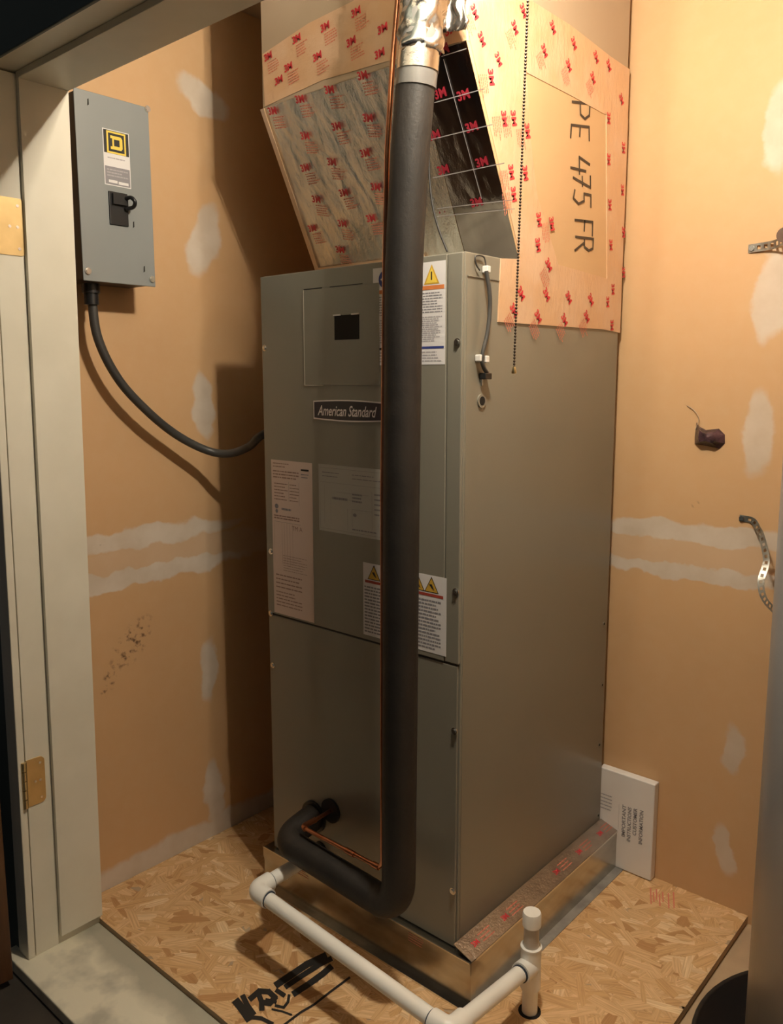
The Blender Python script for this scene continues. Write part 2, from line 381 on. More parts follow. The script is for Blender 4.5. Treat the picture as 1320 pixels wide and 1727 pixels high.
# print and marks on the strand board
fs_ = Flat((0, 0, .0002), (1, 0, 0), (0, 1, 0))
def ground_px(pts, wpx, mat, sc=5.077, ox=380, oy=1580):
    for (a, b) in zip(pts, pts[1:]):
        A = Vector((a[0] / sc + ox, a[1] / sc + oy)); B = Vector((b[0] / sc + ox, b[1] / sc + oy)); d = (B - A).normalized(); nn = Vector((-d.y, d.x)) * wpx / sc / 2; e = d * wpx / sc * .3
        fs_.poly([fs_.px(*q) for q in (A - e - nn, B + e - nn, B + e + nn, A - e + nn)][::-1], mat, .0002 + random.random() * .0002)
for pts, wd in [([(440, 410), (560, 330), (700, 235), (850, 165)], 44), ([(520, 425), (660, 330), (800, 240), (900, 190)], 34), ([(590, 485), (720, 400), (830, 320), (900, 260)], 40),
    ([(690, 425), (790, 355)], 30), ([(95, 555), (150, 625), (200, 700)], 52), ([(150, 510), (190, 590), (240, 660)], 34), ([(215, 530), (290, 465), (370, 470), (425, 520), (380, 570), (310, 560)], 36),
    ([(285, 490), (310, 560), (312, 620)], 34), ([(430, 590), (500, 605), (535, 560), (545, 500)], 18), ([(400, 620), (490, 640), (565, 668)], 13), ([(440, 460), (500, 500)], 30), ([(230, 690), (310, 700), (400, 745)], 26), ([(350, 540), (430, 560)], 22)]:
    ground_px(pts, wd * 1.35, 'ink_black')
ground_px([(1062, 350), (900, 470), (760, 580), (640, 650), (505, 752)], 20, 'ink_black')
for x in (812, 823, 834, 846, 858, 880, 900):   # faint red stamp by the white carton
    ground_px([(x / 2.276 + 740, (565 + (x % 7) * 4) / 2.276 + 1250), ((x + 2) / 2.276 + 740, (640 - (x % 5) * 8) / 2.276 + 1250)], 2.2, 'red_faint', 1, 0, 0)
o = fs_.build('ink_marking', fl); o['kind'] = 'stuff'; o['label'] = 'smeared black stamped lettering and line on the strand board'
struct(MB().box(.985, -.38, -.06, 1.8, YB, -.022, 'tan_floor'), 'floor.001')
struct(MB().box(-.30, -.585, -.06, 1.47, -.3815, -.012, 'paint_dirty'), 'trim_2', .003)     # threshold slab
struct(MB().box(-2.0, -2.6, -.10, 2.6, -.58, -.040, 'dark_floor'), 'floor.002')

# door frame (leans a little, as old frames do)
def XJ(z): return -.212 + .028 * z
def lean_box(mb, dx0, dx1, y0, y1, z0, z1, mat):
    mb.hexa([(XJ(z) + dx, y, z) for z, in ((z0,),) for dx, y in ((dx0, y0), (dx1, y0), (dx1, y1), (dx0, y1))] + [(XJ(z1) + dx, y, z1) for dx, y in ((dx0, y0), (dx1, y0), (dx1, y1), (dx0, y1))], mat)
fr = thing('trim_1', (-.22, -.48, -.012), None, None); fr['kind'] = 'structure'
m = MB(); lean_box(m, -.045, -.012, -.541, -.376, -.012, 1.94, 'paint'); m.build('side_jamb', fr, .0015)
m = MB(); lean_box(m, -.060, -.010, -.560, -.5435, -.012, 1.94, 'paint'); m.build('jamb_edge_strip', fr, .002)
m = MB(); lean_box(m, -.011, 0, -.484, -.378, .012, 1.93, 'paint'); m.build('door_stop', fr, .001)
m = MB(); m.box(-.22, -.541, 1.944, 1.46, -.376, 1.985, 'paint'); m.build('head_jamb', fr, .0015)
m = MB(); m.box(-.17, -.484, 1.930, 1.46, -.378, 1.9435, 'paint'); m.build('head_stop', fr, .001)
m = MB(); m.box(-.20, -.562, 1.935, 1.46, -.5435, 1.985, 'paint'); m.build('head_edge_strip', fr, .002)
m = MB(); m.box(-.30, -.570, 1.920, 1.50, -.5630, 2.7, 'teal'); m.build('head_casing', fr, .002)
m = MB(); m.box(1.42, -.56, -.012, 1.46, -.376, 1.94, 'paint'); m.build('side_jamb', fr, .002)
# door, swung open away from the closet
dr = thing('door_1', (-.30, -.60, -.03), None, None); dr['kind'] = 'structure'
a = R(6); ux, uy = -math.sin(a), -math.cos(a)
def dpt(s, w_, z): return (-.236 + ux * s - uy * w_ * -1, -.602 + uy * s + ux * w_ * -1, z)
def dslab(mb, s0, s1, w0, w1, z0, z1, mat): mb.hexa([dpt(s, w_, z) for z in (z0,) for s, w_ in ((s0, w0), (s1, w0), (s1, w1), (s0, w1))] + [dpt(s, w_, z1) for s, w_ in ((s0, w0), (s1, w0), (s1, w1), (s0, w1))], mat)
m = MB(); dslab(m, 0, .72, 0, -.035, -.02, 1.91, 'dark_wood'); m.build('door_panel', dr, .002)
# hinges
def hinge(z0, z1, y0, y1, label):
    h = thing('door_hinge', (XJ(z0), y0, z0), label, 'hinge', 'brass hinges on the white jamb')
    zc = (z0 + z1) / 2; m = MB(); r = .012; pts = []
    x = lambda z: XJ(z) - .012
    for (yy, zz, a0) in ((y1 - r, z1 - r, 0), (y0, z1, None), (y0, z0, None), (y1 - r, z0 + r, 270)):
        if a0 is None: pts.append((yy, zz))
        else:
            for k in range(6): an = R(a0 + (90 * k / 5)) ; pts.append((yy + r * math.cos(an), zz + r * math.sin(an)))
    # order: top-right arc, top-left, bottom-left, bottom-right arc
    m.prism([(x(q), p, q) for p, q in pts], (.0022, 0, 0), 'brass'); m.build('hinge_plate', h)
    m = MB()
    for k in range(5):
        za = z0 + (z1 - z0) * k / 5; m.cyl((x(za) + .004, y0 - .006, za + .001), (0, 0, 1), (z1 - z0) / 5 - .002, .006, 'brass', 12)
    m.build('hinge_knuckle', h)
    for (fy, fz) in ((.75, .87), (.45, .5), (.75, .12), (.72, .5)):
        yy = y0 + (y1 - y0) * fy; zz = z0 + (z1 - z0) * fz
        MB().cyl((x(zz) + .0016, yy, zz), (1, 0, 0), .0016, .0032, 'screw', 10).build('screw', h)
hinge(1.583, 1.697, -.540, -.4805, 'upper brass hinge plate at the left edge of the frame')
hinge(.366, .478, -.541, -.499, 'lower brass hinge, brown and worn, near the bottom of the jamb')

# ------------------------------------------------------------------ electrical disconnect box on the left wall
bx = thing('electrical_box', (-.315, -.25, 1.55), 'grey steel switch enclosure with yellow emblem on the left wall', 'electrical box')
X1 = -.205; by0, by1, bz0, bz1 = -.341, -.156, 1.549, 1.958
MB().box(XL, by0 + .001, bz0 + .004, X1 - .003, by1 - .004, bz1 - .006, 'box_side').build('enclosure', bx, .002)
MB().box(X1 - .003, by0, bz0, X1, by1, bz1, 'box_grey').build('cover', bx, .0015)
F = Flat((X1, 0, 0), (0, 1, 0), (0, 0, 1))
for (u, v) in ((248, 184), (148, 457), (256, 471)):
    p = on(u, v, F.O, F.N); m = MB(); m.cyl(p, (1, 0, 0), .003, .0075, 'screw', 16); m.cyl(p + Vector((.003, 0, 0)), (1, 0, 0), .0015, .0055, 'screw', 16); m.build('screw', bx)
for (u, v) in ((148, 172), (243, 454), (225, 379)):
    a_, b_ = F.px(u, v); F.poly([(a_ - .002, b_ - .008), (a_ + .002, b_ - .005), (a_ + .002, b_ + .008), (a_ - .001, b_ + .006)], 'hole', .0004)
F.build('slot', bx)['kind'] = 'stuff'
F = Flat((X1, 0, 0), (0, 1, 0), (0, 0, 1))
u0, v1 = F.px(172, 215); u1, v0 = F.px(221, 319)
m = MB(); m.box(X1, u0, v0, X1 + .0004, u1, v1, 'white'); stk = m.build('warning_sticker', bx); stk['label'] = 'tall sticker with a yellow squared D emblem on black'
hgt = v1 - v0; wd = u1 - u0; b = .002
F.rect(u0 + b, v0 + hgt * .575, u1 - b, v1 - b, 'ink_black', .0006)
cx = (u0 + u1) / 2; cy = v0 + hgt * .775; q = wd * .36; r_ = wd * .30
F.rect(cx - q, cy - q, cx + q, cy + q, 'yellow', .0008); F.rect(cx - r_, cy - r_, cx + r_, cy + r_, 'ink_black', .0010)
s1 = wd * .22; s2 = wd * .10
F.poly([(cx - s1, cy - s1), (cx + s1 * .8, cy - s1), (cx + s1 * 1.05, cy - s1 * .7), (cx + s1 * 1.05, cy + s1 * .7), (cx + s1 * .8, cy + s1), (cx - s1, cy + s1), (cx - s1, cy + s1 * .6), (cx - s1 * .7, cy + s1 * .6), (cx - s1 * .7, cy - s1 * .6), (cx - s1, cy - s1 * .6)], 'yellow', .0012)
F.rect(cx - s2 * .9, cy - s2 * 1.1, cx + s2 * 1.2, cy + s2 * 1.1, 'ink_black', .0014)
F.lines(u0 + wd * .15, v0 + hgt * .46, u1 - wd * .15, v0 + hgt * .53, 1, 'ink_light', seed=4, fill=.3)
F.rect(u0 + b, v0 + b, u1 - b, v0 + hgt * .34, 'ink', .0006)
F.lines(u0 + wd * .1, v0 + hgt * .15, u1 - wd * .1, v0 + hgt * .31, 3, 'ink_light', seed=3, h=.0008)
F.rect(u0 + wd * .15, v0 + hgt * .05, cx - wd * .02, v0 + hgt * .10, 'white', .0009); F.rect(cx + wd * .02, v0 + hgt * .04, u1 - wd * .1, v0 + hgt * .09, 'white', .0009)
F.build('label_print', stk)['kind'] = 'stuff'
u0, v1 = F.px(182, 322); u1, v0 = F.px(216, 383)
m = MB(); m.box(X1, u0, v0, X1 + .004, u1, v1, 'black_plastic'); ho = m.build('switch_recess', bx, .001)
m = MB(); m.box(X1 + .004, u0 + .006, v0 + .045, X1 + .012, u1 - .004, v0 + .068, 'black_plastic')
m.tube(spline([(X1 + .008, u1 - .010, v0 + .06), (X1 + .024, u1 - .004, v0 + .062), (X1 + .030, u1 + .002, v0 + .052), (X1 + .022, u1 + .002, v0 + .042), (X1 + .008, u1 - .008, v0 + .038)]), .0045, 'black_plastic', 10)
m.build('switch_handle', bx)

# cable from the box to the cabinet
cb = thing('power_cable', (-.255, -.30, 1.50), 'thick dark grey cable sagging from the grey box to the tall cabinet', 'cable')
cpts = [at(u, v, 0, XL + .060) for u, v in [(152, 500), (165, 570), (200, 640), (250, 695), (300, 735)]]
cpts += [at(350, 760, 0, -.235), at(386, 765, 0, -.19), at(420, 753, 0, -.13), at(447, 731, 0, -.07), Vector((.0, .17, 1.24))]
cpts[0] = Vector((-.255, -.297, 1.53))
MB().tube(spline(cpts, 10), .0108, 'cable', 16).build('cable_sheath', cb)
m = MB(); m.cyl((-.255, -.297, 1.549), (0, 0, -1), .022, .021, 'black_plastic', 8); m.cyl((-.255, -.297, 1.527), (0, 0, -1), .026, .0165, 'black_plastic', 20); m.build('cable_gland', cb)

# ------------------------------------------------------------------ base stand (galvanised)
st = thing('return_air_base', (W / 2, D / 2, 0), 'low galvanised sheet metal base under the tall cabinet', 'equipment base')
x0, x1, y0, y1 = -.0215, W + .050, -.0175, .664
m = MB(); m.box(x0, y0, 0, x1, y1, ZB - .001, 'galv'); m.build('base_box', st, .001)
m = MB(); m.box(x0 - .006, y0 - .016, 0, x1 + .006, y0, .002, 'galv'); m.build('floor_flange', st)
MB().box(x0 - .006, y0 - .017, 0, x1 + .006, y0 - .0155, .0045, 'screw').build('edge_fold', st)
MB().box(x0, y0 - .0042, ZB - .0015, x1, y0 - .002, ZB + .0012, 'screw').build('edge_fold', st)
m = MB(); m.box(x0, y0 - .003, ZB - .030, x1 + .001, y0 - .0005, ZB, 'galv'); m.build('top_flange', st)
m = MB(); m.box(x1, y0, 0, x1 + .022, y1, .002, 'galv_dull'); m.build('floor_flange', st)
m = MB(); m.box(x1 - .001, y0, 0, x1 + .0015, y0 + .018, ZB, 'galv'); m.build('corner_strip', st)
m = MB(); m.box(x1, y0 + .018, ZB - .004, x1 + .002, y1, ZB + .001, 'screw'); m.build('edge_fold', st)
F = Flat((W + .002, 0, ZB), (0, 1, 0), (1, 0, 0)); F.N = Vector((0, 0, 1))
m = MB(); m.hexa([(W + .0006, -.012, ZB + .016), (x1 - .001, -.014, ZB), (x1 - .001, y1, ZB), (W + .0006, y1, ZB + .016), (W + .0018, -.012, ZB + .018), (x1 + .001, -.014, ZB + .0015), (x1 + .001, y1, ZB + .0015), (W + .0018, y1, ZB + .018)], 'clear_tape')
tp = m.build('seam_tape', st)
sl = Vector((x1 - .001 - W - .0018, 0, -.0165)).normalized()
F = Flat((W + .0018, 0, ZB + .018), (0, 1, 0), -sl)
if F.N.z < 0: F.N = -F.N
for k in range(6):
    yy = .02 + k * .115
    if k in (2,): continue
    F.text('3M', yy, -.034, .013, 'red', .0006, bold=.02)
    F.lines(yy + .03, -.040, yy + .075, -.014, 3, 'red_faint', seed=20 + k, h=.0006, fill=.3)
o = F.build('tape_lettering', tp); o['label'] = 'red lettering on the base tape'; o['kind'] = 'stuff'
F = Flat((0, y0 - .003, 0), (1, 0, 0), (0, 0, 1))
for (u, v) in ((508, 1470), (700, 1585)):
    a_, b_ = F.px(u, v); F.lines(a_ - .02, b_ - .012, a_ + .025, b_ + .012, 4, 'red_faint', seed=int(u), h=.0005, fill=.25)
F.build('faint_print', st)['kind'] = 'stuff'

# ------------------------------------------------------------------ the air handler cabinet
ah = thing('air_handler', (W / 2, D / 2, ZB), 'tall greige metal air handler cabinet standing on the galvanised base', 'air handler')
MB().box(0, .004, ZB, W, D, ZT, 'cab').build('casing', ah, .002)
zs = .7445
MB().box(.002, -.0005, zs - .002, W - .004, .006, zs + .004, 'cab_dark').build('panel_gap', ah)
MB().box(.002, -.004, zs + .003, W - .0385, .004, ZT - .002, 'cab').build('upper_access_panel', ah, .0015)
MB().box(.002, -.002, ZB + .002, W - .004, .0038, zs - .002, 'cab').build('lower_access_panel', ah, .0015)
MB().box(W - .037, -.003, zs + .003, W - .001, .004, ZT - .002, 'cab').build('corner_post', ah, .002)
MB().box(W - .0001, .012, ZT - .046, W + .0018, D - .004, ZT - .044, 'cab').build('top_lip', ah)
MB().box(W - .0001, .010, ZB + .002, W + .0010, .013, ZT - .05, 'cab').build('side_crease', ah)
# raised cover around the breaker
F = Flat((0, -.004, 0), (1, 0, 0), (0, 0, 1))
m = MB(); m.box(.1535, -.0058, 1.3155, .384, -.004, 1.528, 'cab'); m.build('breaker_cover', ah, .0006)
MB().box(.1545, -.0062, 1.5285, .212, -.0038, 1.5305, 'cab_dark').build('cover_slot', ah)
MB().box(.238, -.0062, 1.5285, .335, -.0038, 1.5300, 'cab_dark').build('cover_slot', ah)
MB().box(.1518, -.0062, 1.3145, .1535, -.0038, 1.528, 'cab_light').build('cover_edge', ah)
MB().box(.1535, -.0062, 1.3140, .212, -.0038, 1.3155, 'cab_light').build('cover_edge', ah)
MB().box(.252, -.0045, 1.414, .327, -.0064, 1.467, 'hole').build('breaker_opening', ah)
for q_ in ((.250, 1.466, .272, 1.469), (.305, 1.466, .328, 1.469)): MB().box(q_[0], -.0085, q_[1], q_[2], -.0055, q_[3], 'conn_white').build('breaker_clip', ah)
for dz in (1.488, 1.405, 1.353): MB().box(.275, -.0060, dz, .298, -.0055, dz + .0018, 'cab').build('embossed_mark', ah)
def screw(p, n, r=.006, h=.005):
    n = Vector(n); m = MB(); m.cyl(p, n, h * .4, r * 1.25, 'screw', 14); m.cyl(Vector(p) + n * h * .4, n, h * .6, r * .8, 'screw', 6); m.build('hex_screw', ah)
for (u, v) in ((446, 587), (457, 930), (455, 1034), (460, 1122)):
    p = at(u, v, 1, -.004); screw((max(p.x, .012), -.003, p.z), (0, -1, 0))
for (u, v) in ((771, 577), (768, 998), (766, 1233), (763, 1503)):
    p = at(u, v, 1, -.004); screw((p.x, -.003, p.z), (0, -1, 0))
for (u, v) in ((1018, 1052), (1015, 1155), (1010, 1256), (1008, 1375)):
    p = at(u, v, 0, W); m = MB(); m.cyl((W, p.y, p.z), (1, 0, 0), .0012, .006, 'cab', 12); m.cyl((W + .0012, p.y, p.z), (1, 0, 0), .0004, .0032, 'hole', 10); m.build('knockout', ah)
p = at(811, 676, 0, W); m = MB(); m.tube([(W, p.y, p.z), (W + .003, p.y, p.z)], .014, 'cab', 18); m.tube([(W + .003, p.y, p.z), (W + .0036, p.y, p.z)], .009, 'hole', 16); m.build('wire_knockout', ah)
# badge
F = Flat((0, -.004, 0), (1, 0, 0), (0, 0, 1))
bu0, bu1, bz0_, bz1_ = .182, .394, 1.239, 1.280
m = MB(); n_ = 12
top = [(bu0 + (bu1 - bu0) * k / n_, bz1_ + .0035 * math.sin(math.pi * k / n_)) for k in range(n_ + 1)]
bot = [(bu1 - (bu1 - bu0) * k / n_, bz0_ - .0035 * math.sin(math.pi * k / n_)) for k in range(n_ + 1)]
m.prism([(a, -.004, b) for a, b in top + bot], (0, -.003, 0), 'silver'); bd = m.build('name_badge', ah)
F = Flat((0, -.007, 0), (1, 0, 0), (0, 0, 1)); i_ = .0028
F.poly([(a + (i_ if a < bu0 + .01 else -i_ if a > bu1 - .01 else 0), b - i_) for a, b in top] + [(a + (i_ if a < bu0 + .01 else -i_ if a > bu1 - .01 else 0), b + i_) for a, b in bot], 'purple_black', .0002)
F.text('American Standard', bu0 + .014, bz0_ + .008, .0235, 'silver', .0005, width=.182, shear=.35, bold=.012)
F.build('badge_lettering', bd)['kind'] = 'stuff'

def label_base(name, u0, v0, u1, v1, mat, yy=-.004, label=None):
    m = MB(); m.box(u0, yy - .0004, v0, u1, yy, v1, mat); o = m.build(name, ah); o['label'] = label
    F = Flat((0, yy, 0), (1, 0, 0), (0, 0, 1)); F.base = o; return F
def label_done(F): F.build('label_print', F.base)['kind'] = 'stuff'
# upper warning label
F = label_base('upper_warning_label', .366, 1.3575, .5575, 1.5575, 'white', label='tall white warning label with blue circle, orange band and blue band'); a0, a1 = .366, .5575
F.disc(.3985, 1.5335, .0165, .0175, 'blue', .0007); F.text('C', .3985, 1.5335, .018, 'white', .0009, center=True); F.rect(.388, 1.532, .409, 1.535, 'white', .001)
F.rect(.370, 1.504, .5545, 1.512, 'orange', .0007)
for (cx_, cz_) in ((.523, 1.5325), (.472, 1.5325)):
    F.poly([(cx_ - .0195, cz_ - .018), (cx_ + .0195, cz_ - .018), (cx_, cz_ + .02)], 'amber', .0007); F.poly([(cx_ - .0145, cz_ - .0155), (cx_ + .0145, cz_ - .0155), (cx_, cz_ + .014)], 'yellow', .0009); F.rect(cx_ - .0015, cz_ - .010, cx_ + .0015, cz_ + .006, 'ink_black', .0011)
F.lines(.374, 1.458, .458, 1.500, 8, 'ink', seed=5); F.lines(.374, 1.402, .452, 1.452, 10, 'ink_light', seed=6)
F.lines(.478, 1.458, .550, 1.500, 8, 'ink', seed=7); F.lines(.482, 1.402, .550, 1.453, 13, 'ink_light', seed=8, fill=.6)
F.rect(.370, 1.389, .390, 1.3935, 'ink_black', .0007); F.rect(.392, 1.389, .5545, 1.3935, 'blue', .0007)
F.lines(.374, 1.362, .44, 1.386, 4, 'ink_light', seed=9); F.lines(.478, 1.362, .548, 1.385, 4, 'ink_light', seed=10)
label_done(F)
# rating label
F = label_base('rating_label', .0266, .752, .171, 1.1355, 'label_pink', label='long pinkish data label covered in fine print')
def row(F, u0, v0, u1, v1, n, mat, seed, **k): F.lines(u0, v0, u1, v1, n, mat, seed=seed, **k)
row(F, .033, 1.116, .09, 1.131, 2, 'ink_brown', 11, fill=.3); row(F, .033, 1.090, .125, 1.112, 3, 'ink_brown', 12, fill=.4); F.rect(.133, 1.115, .160, 1.119, 'ink_black', .0007); row(F, .133, 1.096, .160, 1.110, 2, 'ink', 13, fill=.3)
row(F, .036, 1.036, .085, 1.082, 6, 'ink_brown', 14, fill=.3); row(F, .092, 1.036, .125, 1.082, 6, 'ink_brown', 15, fill=.25); F.rect(.089, 1.036, .0896, 1.085, 'ink', .0007); F.rect(.125, 1.030, .1256, 1.085, 'ink', .0007)
F.disc(.044, 1.022, .007, .006, 'ink', .0007, 8); F.disc(.044, 1.010, .005, .005, 'ink', .0007, 8); row(F, .062, 1.012, .10, 1.022, 1, 'ink', 16, fill=.5)
row(F, .033, .990, .125, 1.002, 2, 'ink_brown', 17, fill=.5)
F.rect(.033, .984, .130, .9846, 'ink', .0007)
for xx in (.033, .062, .07, .08, .09, .1): F.rect(xx, .880, xx + .0005, .984, 'ink_brown', .0007)
F.text('TM A', .098, .968, .011, 'ink_brown', .0007)
row(F, .064, .862, .150, .905, 7, 'ink_brown', 18, fill=.18); row(F, .036, .815, .130, .856, 4, 'ink_brown', 19, fill=.3); row(F, .036, .770, .13, .812, 5, 'ink_brown', 22, fill=.3)
label_done(F)
# wiring diagram
F = label_base('wiring_diagram', .193, .981, .3965, 1.136, 'label_grey', label='grey wiring diagram sheet')
for (a, b, c_, d_) in ((.1975, 1.095, .392, 1.0955), (.1975, 1.128, .392, 1.1285), (.1975, .987, .392, .9875), (.1975, .987, .198, 1.128), (.3915, .987, .392, 1.128), (.212, 1.0, .2125, 1.09), (.232, 1.0, .2325, 1.06), (.285, .99, .2855, 1.04), (.30, 1.0, .3005, 1.04), (.36, 1.0, .3605, 1.085), (.232, 1.06, .30, 1.0605), (.30, 1.04, .36, 1.0405), (.25, 1.075, .35, 1.0755)):
    F.rect(a, b, c_, d_, 'ink', .0007)
row(F, .30, 1.055, .33, 1.078, 3, 'ink', 23, fill=.5); row(F, .238, 1.055, .285, 1.066, 1, 'ink', 24, fill=.5); F.disc(.308, 1.028, .006, .004, 'ink', .0007, 8)
row(F, .205, 1.105, .26, 1.122, 2, 'ink', 25, fill=.2); row(F, .30, 1.105, .385, 1.122, 2, 'ink', 26, fill=.2); row(F, .367, 1.03, .385, 1.085, 5, 'ink', 27, fill=.3); row(F, .30, .99, .375, 1.0, 1, 'ink', 28, fill=.3)
label_done(F)
# lower warning label
F = label_base('lower_warning_label', .332, .7585, .566, .925, 'white', label='white warning label with yellow triangles and dark red band')
F.rect(.338, .880, .558, .886, 'red_dark', .0007)
for cx_ in (.365, .440, .490, .527):
    if cx_ == .440: continue
    cz_ = .9035; F.poly([(cx_ - .019, cz_ - .015), (cx_ + .019, cz_ - .015), (cx_, cz_ + .019)], 'ink_black', .0006); F.poly([(cx_ - .0165, cz_ - .0135), (cx_ + .0165, cz_ - .0135), (cx_, cz_ + .0155)], 'amber', .0008)
    F.poly([(cx_ - .006, cz_ + .002), (cx_ + .001, cz_ + .003), (cx_ + .008, cz_ - .010), (cx_ + .001, cz_ - .006)], 'ink_black', .0010)
row(F, .336, .764, .420, .874, 15, 'ink', 30, fill=.5); row(F, .492, .764, .552, .874, 14, 'ink', 31, fill=.5)
label_done(F)
# grommets of the two refrigerant lines
MB().cyl((.219, -.002, .290), (0, -1, 0), .006, .030, 'black_plastic', 20).build('grommet', ah)
MB().cyl((.158, -.002, .252), (0, -1, 0), .006, .040, 'black_plastic', 20).build('grommet', ah)
MB().cyl((.18, -.002, .168), (0, -1, 0), .005, .024, 'black_plastic', 20).build('grommet', ah)

# thermostat wire loop on the side
wl = thing('control_wire', (W + .01, .05, 1.35), 'short grey brown wire looped between white clips on the cabinet side', 'wire')
side = lambda u, v, dx: at(u, v, 0, W + dx)
pts = [side(820, 457, .010), side(825, 490, .014), side(826, 520, .014), side(822, 560, .014), side(813, 600, .012), side(815, 618, .012), side(822, 630, .010)]
MB().tube(spline(pts, 8), .0042, 'cable', 10).build('wire_sheath', wl)
m = MB(); m.tube(spline([side(820, 455, .008), side(816, 434, .006), side(802, 432, .005), side(803, 446, .005), side(809, 456, .006)]), .0016, 'cable', 8); m.build('wire_loop', wl)
for (u, v) in ((815, 455), (803, 604), (813, 606)):
    p = side(u, v, 0); MB().box(W + .0005, p.y - .006, p.z - .007, W + .014, p.y + .006, p.z + .007, 'conn_white').build('wire_clip', wl, .002)
p = side(812, 634, 0); m = MB(); m.box(W + .0005, p.y - .010, p.z - .007, W + .016, p.y + .014, p.z + .006, 'black_plastic'); m.build('plug', wl, .002)
MB().tube([side(812, 634, .004), side(812, 650, .002)], .003, 'screw', 8).build('plug_pin', wl)

# ------------------------------------------------------------------ plenum on top
pn = thing('supply_plenum', (W / 2, D / 2, ZT), 'tan duct board plenum wrapped in foil and red printed tape on the cabinet', 'duct plenum')
YI = .196; XI = .006
m = MB(); m.box(.018, .002, ZF, W, D, ZC, 'duct'); m.build('upper_box', pn, .0015)
m = MB()
m.hexa([(XI, YI, ZT), (W, YI, ZT), (W, D, ZT), (XI, D, ZT), (.018, .002, ZF), (W, .002, ZF), (W, D, ZF), (.018, D, ZF)], 'kraft'); m.build('tapered_section', pn, .001)
# foil skin over the slanting front
P0 = Vector((.018, .002, ZF)); P1 = Vector((W, .002, ZF)); Q0 = Vector((XI, YI, ZT + .001)); Q1 = Vector((W, YI, ZT + .001))
NS = (P1 - P0).cross(Q0 - P0).normalized(); NS = NS if NS.y < 0 else -NS
def foil(name, a0, a1, mat, amp, nx, nz):
    m = MB(); vs = []
    for j in range(nz + 1):
        for i in range(nx + 1):
            s = a0 + (a1 - a0) * i / nx; tt = j / nz; p = P0.lerp(P1, s).lerp(Q0.lerp(Q1, s), tt)
            q = Vector((p.x * 30 + p.z * 8, p.z * 11, 3.1)); e = min(1, 8 * i / nx + .0, 8 * (nx - i) / nx)
            d = (noise.noise(q) * .5 + noise.noise(q * 2.7) * .3 + abs(noise.noise(q * 1.3 + Vector((5, 1, 2)))) * .6) * amp * e
            vs.append(p + NS * (.002 + max(0, d + amp * .3)))
    fs = [(j * (nx + 1) + i, j * (nx + 1) + i + 1, (j + 1) * (nx + 1) + i + 1, (j + 1) * (nx + 1) + i) for j in range(nz) for i in range(nx)]
    m.add(vs, fs, mat, True); o = m.build(name, pn, fix=False); return o
fo = foil('foil_facing', 0, .78, 'foil', .0048, 130, 130); fo['label'] = 'crinkled silver foil with red print'
fd = foil('foil_facing', .7801, 1, 'foil_dark_reflection', .0008, 30, 60); fd['label'] = 'mirror-like foil panel with a dark reflection put into its colour, and pale seams'
# --- red print on tape and foil
MARKS = []
def print_mark(F, u, v, size, rot, seed, faint=True, mat='red'):
    G_ = Flat(F.O, F.U, F.V); G_.N = F.N
    G_.text('3M', u, v, size, mat, .0004 + (seed % 7) * .00002, rot, bold=.035, center=True); MARKS.append(G_)
    if faint:
        rg = random.Random(seed); ca, sa = math.cos(rot), math.sin(rot)
        for i in range(5):
            dv = -size * (.95 + i * .34); a = -size * .3; end = size * rg.uniform(1.2, 1.9)
            while a < end:
                L = size * rg.uniform(.15, .42); hh = size * .13
                F.poly([(u + x * ca - y * sa, v + x * sa + y * ca) for x, y in ((a, dv), (a + L, dv), (a + L, dv + hh), (a, dv + hh))], 'red_faint', .0004)
                a += L + size * .08
def finish_marks(F, tape):
    for g_ in MARKS: g_.build('red_logo', tape)
    MARKS.clear()
    if F.mb.v: F.build('faint_lettering', tape)['kind'] = 'stuff'
VS = (P0 - Q0); VS = Vector((0, VS.y, VS.z)).normalized()
F = Flat(P0 + NS * .0085, (1, 0, 0), VS); F.N = NS
for k, (u, v) in enumerate([(459, 187), (505, 167), (555, 151), (611, 127), (514, 229), (567, 213), (620, 199), (514, 283), (559, 273), (615, 258), (533, 336), (579, 325), (633, 315), (526, 385), (577, 377), (625, 368), (573, 421)]):
    a, b_ = F.px(u, v); print_mark(F, a, b_, .0165, -.12 + .1 * math.sin(k * 3), k)
finish_marks(F, fo)
F = Flat(P0 + NS * .0034, (1, 0, 0), VS); F.N = NS
for k, (u, v) in enumerate([(746, 83), (742, 157), (732, 228), (747, 286), (812, 273), (740, 353), (803, 341), (781, 160), (795, 214)]):
    a, b_ = F.px(u, v); print_mark(F, a, b_, .018, .05, k, False, 'red_deep')
finish_marks(F, fd)
F = Flat(P0 + NS * .0036, (1, 0, 0), VS); F.N = NS
for (A, B) in [((745, 95), (786, 82)), ((733, 173), (815, 150)), ((728, 235), (830, 210)), ((730, 300), (850, 275)), ((735, 352), (864, 337)), ((748, 100), (812, 335)), ((735, 365), (868, 352))]:
    F.stroke([F.px(*A), F.px(*B)], .0016, 'silver', .0006)
F.build('foil_seam', fd)['kind'] = 'stuff'

